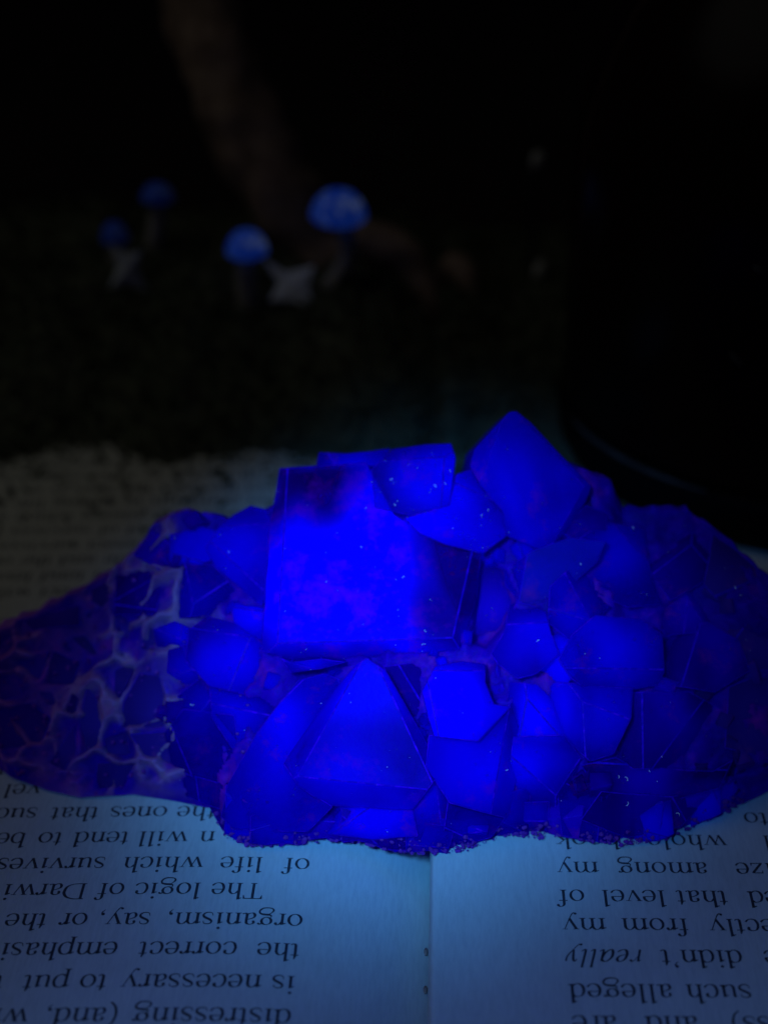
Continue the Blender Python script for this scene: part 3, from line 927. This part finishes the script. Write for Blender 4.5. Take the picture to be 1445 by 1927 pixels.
def crystal(kind, outline, h, ty, tp, depth, rnd):
    first = outline[0]
    P = [guide(x, y) for x, y in outline]
    c = sum(P, Vector()) / len(P)
    nrm = Vector()
    for i in range(len(P)):
        nrm += (P[i] - c).cross(P[(i + 1) % len(P)] - c)
    nrm.normalize()
    view = (Vector((0, 0, H)) - c).normalized()
    if nrm.dot(view) < 0:
        nrm.negate()
    nrm = (nrm + view * 0.9).normalized()
    nrm = Matrix.Rotation(math.radians(ty), 3, 'Z') @ nrm
    nrm = Matrix.Rotation(math.radians(-tp), 3, 'X') @ nrm
    nrm.normalize()
    c = c + view * h
    eye = Vector((0, 0, H))
    if h > -0.3 and h < 4.3:
        outline = grow(outline, 12)
    pts = []
    for i, (x, y) in enumerate(outline):    # a worn outline: extra points along the edges
        x2, y2 = outline[(i + 1) % len(outline)]
        m = max(1, int(math.hypot(x2 - x, y2 - y) / 40))
        for k in range(m):
            t = k / m
            j = 0.0 if k == 0 else 1.4
            pts.append((x + (x2 - x) * t + rnd.uniform(-j, j), y + (y2 - y) * t + rnd.uniform(-j, j)))
    front = []
    for x, y in pts:
        d = ray(x, y)
        front.append(eye + d * ((c - eye).dot(nrm) / d.dot(nrm)))
    n = len(front)
    c = sum(front, Vector()) / n
    size = sum((p - c).length for p in front) / n
    rings = []
    for toward, back in ((2.5, 0.0), (-0.35 * depth, 0.0), (-0.35 * depth, -0.65 * depth)):
        rings.append([p + (eye - p).normalized() * toward + nrm * back for p in front])
    v = [q for r in rings for q in r]
    f = [tuple(range(n)), tuple(2 * n + k for k in range(n))[::-1]]
    for i in range(2):
        for k in range(n):
            f.append((i * n + k, (i + 1) * n + k, (i + 1) * n + (k + 1) % n, i * n + (k + 1) % n))
    bm = bmesh.new()
    bv = [bm.verts.new(q) for q in v]
    for q in f:
        bm.faces.new([bv[i] for i in q])
    bmesh.ops.recalc_face_normals(bm, faces=bm.faces)
    # cleavage planes: the main face and the cube faces that meet it
    planes = [(c, nrm)]
    a = nrm.orthogonal().normalized(); b = nrm.cross(a)
    if first in RIDGES:
        for q1, q2, ang in RIDGES[first]:
            e1, e2 = [eye + ray(*q) * ((c - eye).dot(nrm) / ray(*q).dot(nrm)) for q in (q1, q2)]
            axis = (e2 - e1).normalized()
            outw = nrm.cross(axis).normalized()
            if outw.dot((e1 + e2) / 2 - c) < 0:
                outw.negate()
            ang = math.radians(ang)
            planes.append((e1, (nrm * math.cos(ang) + outw * math.sin(ang)).normalized()))
    elif size > 1.3 and -0.3 < h < 5.3:
        phi = rnd.uniform(0, 6.28)
        for k in range(rnd.choice((1, 1, 2, 2)) if size < 7 else 2):
            dirn = a * math.cos(phi) + b * math.sin(phi)
            reach = max((p - c).dot(dirn) for p in front)
            ang = math.radians(rnd.uniform(16, 46)) if size < 7 else math.radians(rnd.uniform(30, 60))
            u = rnd.uniform(0.0, 0.6) if size < 7 else rnd.uniform(0.9, 0.96)
            planes.append((c + dirn * reach * u, (nrm * math.cos(ang) + dirn * math.sin(ang)).normalized()))
            phi += rnd.uniform(1.6, 2.7)
    for co, no in planes:
        r = bmesh.ops.bisect_plane(bm, geom=bm.verts[:] + bm.edges[:] + bm.faces[:], plane_co=co, plane_no=no, clear_outer=True, dist=1e-5)
        ed = [e for e in r['geom_cut'] if isinstance(e, bmesh.types.BMEdge)]
        if ed:
            bmesh.ops.edgenet_fill(bm, edges=ed)
    bmesh.ops.remove_doubles(bm, verts=bm.verts, dist=0.02)
    bmesh.ops.recalc_face_normals(bm, faces=bm.faces)
    sharp = [e for e in bm.edges if len(e.link_faces) == 2 and e.calc_face_angle(0) > 0.2]
    rb = bmesh.ops.bevel(bm, geom=sharp, offset=min(0.10, size * 0.03), segments=1, affect='EDGES', clamp_overlap=True)
    for q in rb['faces']:
        q.material_index = 1
    bmesh.ops.triangulate(bm, faces=[q for q in bm.faces if len(q.verts) > 4])
    bm.verts.index_update()
    v = [q.co.copy() for q in bm.verts]
    f = [tuple(q.index for q in fc.verts) for fc in bm.faces]
    mi = [fc.material_index for fc in bm.faces]
    bm.free()
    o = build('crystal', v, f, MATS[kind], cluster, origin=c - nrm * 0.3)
    o.pass_index = max(1, int(size * 100))
    o.data.materials.append(M_EDGE_HIGHLIGHT)
    o.data.polygons.foreach_set('material_index', mi)
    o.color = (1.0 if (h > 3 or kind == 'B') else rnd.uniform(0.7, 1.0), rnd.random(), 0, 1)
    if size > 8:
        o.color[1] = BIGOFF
    return o, c, nrm, size

BIGOFF = 0.09905
rc = random.Random(11)
faces_for_dust = []
for c in CR:
    o, cc, nn, sz = crystal(*c, rc)
    faces_for_dust.append((c[1], cc, nn))

# broken crystals along the foot
x = 402.0
while x < 1372:
    w = rc.uniform(34, 92)
    xs = [x - 8, x + w * 0.3, x + w * 0.72, x + w + 8]
    hh = rc.uniform(46, 96)
    bot = [(q, interp(BASE, q) + rc.uniform(-5, 4)) for q in xs]
    top = [(q + rc.uniform(-8, 8), interp(BASE, q) - hh * rc.uniform(0.7, 1.15)) for q in (xs[3] - 4, x + w * 0.5, xs[0] + 4)]
    dd = abs(x + w / 2 - 740)
    kind = rc.choice('MMC') if dd < 330 else rc.choice('CMC')
    crystal(kind, bot + top, rc.uniform(0.1, 0.9), rc.uniform(-22, 22), rc.uniform(-14, 6), 7.0, rc)
    x += w * rc.uniform(0.72, 0.95)

# small cubes seated in the crust
def small_cube(x, y, s, kind):
    c = guide(x, y)
    view = (Vector((0, 0, H)) - c).normalized()
    R = Matrix.Rotation(rc.uniform(0, 6.28), 3, 'Z') @ Matrix.Rotation(rc.uniform(0.3, 1.1), 3, 'X') @ Matrix.Rotation(rc.uniform(0, 6.28), 3, 'Z')
    dims = [s * rc.uniform(0.75, 1.2) for _ in range(3)]
    bm = bmesh.new()
    bmesh.ops.create_cube(bm, size=1.0)
    for vv in bm.verts:
        vv.co = R @ Vector((vv.co.x * dims[0], vv.co.y * dims[1], vv.co.z * dims[2])) + c + view * 0.1
        vv.co += Vector((rc.uniform(-.1, .1), rc.uniform(-.1, .1), rc.uniform(-.1, .1))) * s
    bmesh.ops.bevel(bm, geom=list(bm.edges), offset=s * 0.07, segments=1, affect='EDGES')
    v = [x.co.copy() for x in bm.verts]
    bm.verts.index_update()
    f = [tuple(q.index for q in fc.verts) for fc in bm.faces]
    bm.free()
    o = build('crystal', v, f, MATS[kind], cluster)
    o.pass_index = int(s * 70)
    o.color = (rc.uniform(0.7, 1.0), rc.random(), 0, 1)
placed = 0
while placed < 46:
    x, y = rc.uniform(300, 1430), rc.uniform(960, 1580)
    yb, ys = interp(BASE, x), interp(SIL, x)
    if not (ys + 12 < y < yb - 60) or hollow(x, y) > 0.2:
        continue
    d = math.hypot(x - 760, y - 1200)
    kind = 'M' if d < 420 else ('C' if d < 560 else 'D')  # dimmer copies away from the centre, a falloff put into the material
    small_cube(x, y, rc.uniform(1.0, 2.4), kind)
    placed += 1

# crumbs of crust along the foot and in the boxwork
def crumbs():
    mb = MB()
    r = random.Random(21)
    for n in range(900):
        if n < 620:
            x = r.uniform(398, 1400); y = interp(BASE, x) + 2 - 26 * r.random() ** 1.6
        else:
            x = r.uniform(-20, 470); y = interp(SIL, x) + (interp(BASE, x) - interp(SIL, x)) * r.uniform(0.08, 1.0)
        p = guide(x, min(y, interp(BASE, x) - 0.5)) if y < interp(BASE, x) else ground(x, y, 0.12)
        s_ = 0.07 + 0.30 * r.random() ** 2.5
        vw = (Vector((0, 0, H)) - p).normalized()
        p = p + vw * (0.35 if n < 620 else 0.3)
        bm = bmesh.new()
        bmesh.ops.create_icosphere(bm, subdivisions=1, radius=s_)
        vs = [p + Vector((q.co.x * r.uniform(.6, 1.3), q.co.y * r.uniform(.6, 1.3), q.co.z * r.uniform(.5, 1.1))) for q in bm.verts]
        bm.verts.index_update()
        fs = [tuple(q.index for q in fc.verts) for fc in bm.faces]
        bm.free()
        mb.add(vs, fs)
    o = mb.build('crumbs', M_CRUMB, cluster)
    tag(o, kind='stuff')
M_CRUMB = simple('lilac_crumbs', (0.12, 0.01, 0.26), 0.8, (0.34, 0.05, 0.42), 600, spec=0.05)
crumbs()

# dust and lint that glints on the faces
def dust():
    mb = MB()
    r = random.Random(5)
    eye = Vector((0, 0, H))
    def spot(x, y, c, nn):
        d = ray(x, y)
        return eye + d * ((c - eye).dot(nn) / d.dot(nn)) + nn * 0.16
    for outline, c, nn in faces_for_dust:
        bx = [p[0] for p in outline]; by = [p[1] for p in outline]
        area = (max(bx) - min(bx)) * (max(by) - min(by))
        cx, cy = sum(bx) / len(bx), sum(by) / len(by)
        if cx < 300:
            k = 1 if r.random() < 0.25 else 0
        else:
            k = int(area / 2600) + 1
            if 780 < cx < 980 and 850 < cy < 1050:
                k = 70
        for _ in range(k):
            x, y = r.uniform(min(bx), max(bx)), r.uniform(min(by), max(by))
            if not inside((x, y), outline):
                continue
            p = spot(x, y, c, nn)
            a = nn.orthogonal().normalized(); b = nn.cross(a)
            if r.random() < 0.07:           # a curled fibre
                t0, L, w = r.uniform(0, 6.28), r.uniform(0.12, 0.26), 0.022
                arc = r.uniform(0.6, 3.2)
                pts = [p + (a * math.cos(t0 + arc * q / 5) + b * math.sin(t0 + arc * q / 5)) * L for q in range(6)]
                mb.add(*tube(pts, [w] * 6, 5))
            else:
                s = 0.016 + 0.04 * r.random() ** 3
                q = [p + a * s, p - a * s, p + b * s * 0.8, p - b * s * 0.9, p + nn * s * 0.7, p - nn * s]
                mb.add(q, [(0, 2, 4), (2, 1, 4), (1, 3, 4), (3, 0, 4), (2, 0, 5), (1, 2, 5), (3, 1, 5), (0, 3, 5)])
    o = mb.build('dust', M_DUST, cluster)
    tag(o, kind='stuff')
dust()

# ------------------------------------------------------------------ dark bottle
bc = (61.5, 239.0, 0.0)
bottle = empty('glass_bottle', bc)
tag(bottle, 'dark glass bottle with rounded shoulder standing behind the right end of the crystals', 'bottle')
prof = [(0, 9.2), (30, 9.2), (41.2, 9.2), (42, 11), (42, 50), (41.3, 57), (39.6, 63), (37.5, 68), (34.7, 73.6), (30.5, 79), (25, 85), (20, 91), (17, 98), (15.5, 106), (15, 130), (0, 130)]
prof0 = prof
o = build('body', *lathe(prof, bc, 96), M_GLASS, bottle, smooth=True)
prof = [(0, 0.05), (40, 0.05), (41.8, 0.6), (42.6, 2), (42.9, 6), (42.7, 8.2), (42.0, 9.0), (38, 9.12), (0, 9.12)]
build('heel', *lathe(prof, bc, 96), M_RIM, bottle, smooth=True)
wp = [(bc[0] + 43.0 * math.cos(math.radians(a)), bc[1] + 43.0 * math.sin(math.radians(a)), 9.2) for a in range(196, 240, 3)]  # highlight streak modelled as a pale arc on the heel
mb = MB(); mb.add(*tube(wp, [0.1 + 0.32 * math.sin(math.pi * (i + 0.5) / len(wp)) for i in range(len(wp))], 8)); mb.build('heel_highlight', M_GLINT, bottle, True)
for (gx, gy) in ((1392, 682), (1384, 672), (1430, 508)):   # glints modelled as pale slivers on the glass
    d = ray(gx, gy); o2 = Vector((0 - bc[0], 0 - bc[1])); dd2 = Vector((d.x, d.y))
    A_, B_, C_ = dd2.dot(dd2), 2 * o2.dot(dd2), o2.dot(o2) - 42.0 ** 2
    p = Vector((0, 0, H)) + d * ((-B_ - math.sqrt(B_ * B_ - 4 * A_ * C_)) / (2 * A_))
    mb = MB(); mb.add(*tube([p + Vector((-0.9, 0.3, 0.5)), p, p + Vector((0.7, 0, -0.7))], [0.1, 0.35, 0.1], 8)); mb.build('bottle_glint', M_GLINT, bottle, True)
an = math.radians(192)
sm = [(bc[0] + (r_ + 0.05) * math.cos(an), bc[1] + (r_ + 0.05) * math.sin(an), z_) for r_, z_ in prof0[3:15]]
mb = MB(); mb.add(*tube(sm, [0.22] * len(sm), 8)); mb.build('rim_reflection', M_RIM_REFLECTION, bottle, True)  # reddish rim reflection drawn as a thin tube along the profile
prof = [(15.6, 118), (18, 118.5), (18.6, 122), (18, 127), (15.6, 128)]
build('lip', *lathe(prof, bc, 64), M_GLASS, bottle, smooth=True)

# ------------------------------------------------------------------ moss, driftwood, mushrooms, stars
def moss_h(x, y):
    e = 227 - 20 * max(0.0, min(1.0, (x + 28) / 22)) + 8 * nz((x, 0, 3), 0.06) + 5 * nz((x, 0, 8), 0.19)
    t = max(0.0, min(1.0, (y - e) / 48))
    h = 17 * t * t * (3 - 2 * t)
    right = 0.35 + 0.65 * max(0.0, min(1.0, (12 - x) / 22.0))
    back = max(0.0, min(1.0, (345 - y) / 30.0))
    return (h * (0.85 + 0.35 * nz((x, y, 0), 0.05)) + 1.4 * t * nz((x, y, 5), 0.25)) * right * back

def moss():
    mb = MB()
    nx, ny = 150, 60
    xs = [-125 + 245 * i / nx for i in range(nx + 1)]
    ys = [196 + 148 * j / ny for j in range(ny + 1)]
    v = [Vector((x, y, page_z(x) + (moss_h(x, y) if 0 < i < nx and 0 < j < ny else 0) - 0.5)) for i, x in enumerate(xs) for j, y in enumerate(ys)]
    f = [(i * (ny + 1) + j, (i + 1) * (ny + 1) + j, (i + 1) * (ny + 1) + j + 1, i * (ny + 1) + j + 1) for i in range(nx) for j in range(ny)]
    mb.add(v, f)
    r = random.Random(2)
    n = 0
    while n < 13000:
        x, y = r.uniform(-118, 60), r.uniform(198, 338)
        h = moss_h(x, y)
        if h < 0.15 and (r.random() > 0.05 or moss_h(x, y + 14) < 0.2):
            continue
        n += 1
        p = Vector((x, y, page_z(x) + max(0.1, h - 0.3)))
        L = r.uniform(1.0, 3.6)
        d = Vector((r.uniform(-1, 1), r.uniform(-1, 1), r.uniform(0.1, 1.1))).normalized()
        s = d.orthogonal().normalized() * r.uniform(0.15, 0.4)
        m = p + d * L * 0.55 + Vector((0, 0, 0.2))
        mb.add([p - s, p + s, m + s * 0.8, m - s * 0.8, p + d * L - Vector((0, 0, 0.3))], [(0, 1, 2, 3), (3, 2, 4)])
    n = 0
    while n < 320:
        x = r.uniform(-118, 10)
        y = 238 - 30 * r.random() ** 2.6 - 6 * (1 + nz((x, 0, 2), 0.09))
        if x > -22 and y < 205:
            continue
        n += 1
        p = Vector((x, y, page_z(x) + r.uniform(0.05, 0.5)))
        L = r.uniform(0.8, 3.0)
        d = Vector((r.uniform(-1, 1), r.uniform(-1, 1), r.uniform(0.0, 0.5))).normalized()
        sd = d.orthogonal().normalized() * r.uniform(0.15, 0.4)
        m = p + d * L * 0.55 + Vector((0, 0, 0.2))
        mb.add([p - sd, p + sd, m + sd * 0.8, m - sd * 0.8, p + d * L], [(0, 1, 2, 3), (3, 2, 4)])
    o = mb.build('moss', M_MOSS, None, fix=False)
    tag(o, 'dark green dried moss heaped over the far end of the left page', 'moss', kind='stuff')
moss()

wood = empty('driftwood', (-25, 292, 0))
tag(wood, 'brown driftwood limb leaning up to the left out of the moss', 'driftwood')
pts = [at(640, 560, 292), at(610, 490, 293), at(560, 410, 295), at(505, 320, 298), at(455, 220, 302), at(415, 110, 306), at(390, 0, 310), at(372, -120, 314)]
P = smooth_path(pts, 8)
rad = [interp([(0, 8.5), (0.2, 7.0), (0.5, 8.2), (0.8, 7.4), (1, 6.4)], i / (len(P) - 1)) for i in range(len(P))]
mb = MB(); mb.add(*tube(P, rad, 26, 0.22, 0.16)); mb.build('limb', M_BARK, wood, True)
pts = [at(450, 240, 305), at(400, 150, 312), at(345, 70, 318), at(320, -40, 322)]
P = smooth_path(pts, 7)
mb = MB(); mb.add(*tube(P, [4.4 - 2.2 * i / len(P) for i in range(len(P))], 18, 0.25, 0.2)); mb.build('side_limb', M_BARK, wood, True)
pts = [at(600, 520, 291), at(690, 455, 290), at(760, 480, 287), at(800, 560, 283), at(770, 625, 279), at(700, 650, 277)]
P = smooth_path(pts, 7)
mb = MB(); mb.add(*tube(P, [5.0 - 3.0 * i / len(P) for i in range(len(P))], 18, 0.25, 0.2)); mb.build('root', M_BARK, wood, True)
pts = [at(800, 590, 288), at(850, 500, 290), at(872, 520, 288), at(890, 590, 284), at(902, 650, 280), at(900, 740, 277)]
P = smooth_path(pts, 7)
mb = MB(); mb.add(*tube(P, [1.6 + 1.2 * math.sin(math.pi * i / len(P)) for i in range(len(P))], 14, 0.3, 0.3)); mb.build('root', M_BARK, wood, True)

def mushroom(cap_px, w_px, h_px, stem_px, Y, m, label, lean=(0.0, 0.0)):
    top = at(cap_px[0], cap_px[1] - h_px / 2, Y)
    bot = at(cap_px[0], cap_px[1] + h_px / 2, Y)
    Z = Y * ct + (H - top.z) * st
    r = w_px / 2 * Z / F_PX
    hh = (top.z - bot.z) * 0.72
    pts = [at(x, y, Y) for x, y in stem_px]
    ground_pt = pts[-1].copy(); ground_pt.z = min(ground_pt.z - 2, moss_h(ground_pt.x, ground_pt.y) - 1.5)
    e = empty('mushroom', (pts[-1].x, pts[-1].y, ground_pt.z))
    tag(e, label, 'mushroom', 'blue capped mushrooms in the moss')
    prof = [(0.02 * r, hh), (0.3 * r, hh * 0.97), (0.58 * r, hh * 0.84), (0.82 * r, hh * 0.58), (0.97 * r, hh * 0.24), (1.0 * r, 0.05 * hh), (0.94 * r, -0.03 * hh), (0.6 * r, 0.08 * hh), (0.2 * r, 0.12 * hh), (0.02 * r, 0.12 * hh)]
    v, f = lathe(prof, (0, 0, 0), 32)
    R = Matrix.Rotation(lean[0], 3, 'Y') @ Matrix.Rotation(lean[1], 3, 'X')
    v = [R @ q + Vector((bot.x, bot.y, bot.z)) for q in v]
    cap = build('cap', v, f, m, e, smooth=True)
    P = smooth_path([Vector((bot.x, bot.y, bot.z + 0.2 * hh))] + pts + [ground_pt], 6)
    mb = MB(); mb.add(*tube(P, [1.5 + 0.5 * i / len(P) for i in range(len(P))], 14, 0.08, 0.5)); mb.build('stem', M_STEM, e, True)

mushroom((637, 371), 108, 72, [(648, 430), (656, 480), (640, 515), (618, 545)], 275, M_CAP, 'tallest blue capped mushroom with a bent pale stem, right of the driftwood limb', (0.05, 0.1))
mushroom((465, 444), 80, 58, [(463, 490), (462, 525)], 272, M_CAP, 'bright blue capped mushroom left of the pale star by the driftwood foot', (0.0, 0.1))
mushroom((297, 353), 66, 44, [(297, 400), (292, 450), (290, 520)], 290, M_CAP2, 'dim blue capped mushroom standing highest on the left of the limb', (0.05, 0.0))
mushroom((218, 427), 54, 50, [(220, 470), (222, 530)], 284, M_CAP2, 'faint blue capped mushroom leftmost in the moss, above a pale star', (-0.05, 0.0))

def star(center, Y, outline, label, m_=None):
    P = [at(x, y, Y) for x, y in outline]
    c = sum(P, Vector()) / len(P)
    n = (Vector((0, 0, H)) - c).normalized()
    n = Matrix.Rotation(0.25, 3, 'Z') @ n
    Q = []
    eye = Vector((0, 0, H))
    for x, y in outline:
        d = ray(x, y)
        Q.append(eye + d * ((c - eye).dot(n) / d.dot(n)))
    c = sum(Q, Vector()) / len(Q)
    m = len(Q)
    v = [q + n * 0.35 for q in Q] + [q - n * 0.35 for q in Q] + [c + n * 1.5, c - n * 1.2]
    f = []
    for i in range(m):
        k = (i + 1) % m
        f += [(i, k, 2 * m), (m + k, m + i, 2 * m + 1), (k, i, m + i, m + k)]
    o = build('star_ornament', v, f, m_ or M_STAR)
    tag(o, label, 'ornament', 'pale star ornaments in the moss')
star(None, 271, [(493, 484), (537, 512), (592, 500), (578, 540), (602, 598), (556, 566), (508, 566), (524, 532)], 'pale four pointed star ornament in the moss at the foot of the driftwood')
star(None, 276, [(208, 456), (236, 476), (266, 472), (258, 508), (280, 552), (242, 534), (206, 542), (222, 502)], 'pale star ornament in the moss under the leftmost mushroom', M_STAR2)

# a bare twig with two pale buds behind
tw = empty('twig', (at(960, 780, 300).x, 300, 0))
tag(tw, 'thin dark twig with two pale buds between the driftwood and the bottle', 'twig')
b0 = at(985, 700, 300); b0.z = 0.1
P = smooth_path([b0, at(995, 600, 300), at(1004, 520, 300), at(1000, 400, 301), at(1008, 300, 302), at(1000, 180, 303), at(1012, 60, 304)], 7)
mb = MB(); mb.add(*tube(P, [0.9 - 0.6 * i / len(P) for i in range(len(P))], 10, 0.2, 0.8)); mb.build('stalk', M_COVER, tw, True)
for (x0, y0, x1, y1) in ((1004, 322, 1014, 285), (1006, 545, 1018, 490)):
    P = smooth_path([at(x0, y0, 300.5), at((x0 + x1) / 2 + 2, (y0 + y1) / 2, 299), at(x1, y1, 299.5)], 5)
    mb = MB(); mb.add(*tube(P, [0.3 + 1.0 * math.sin(math.pi * (i + .3) / (len(P) + .6)) for i in range(len(P))], 12)); mb.build('bud', M_BUD, tw, True)
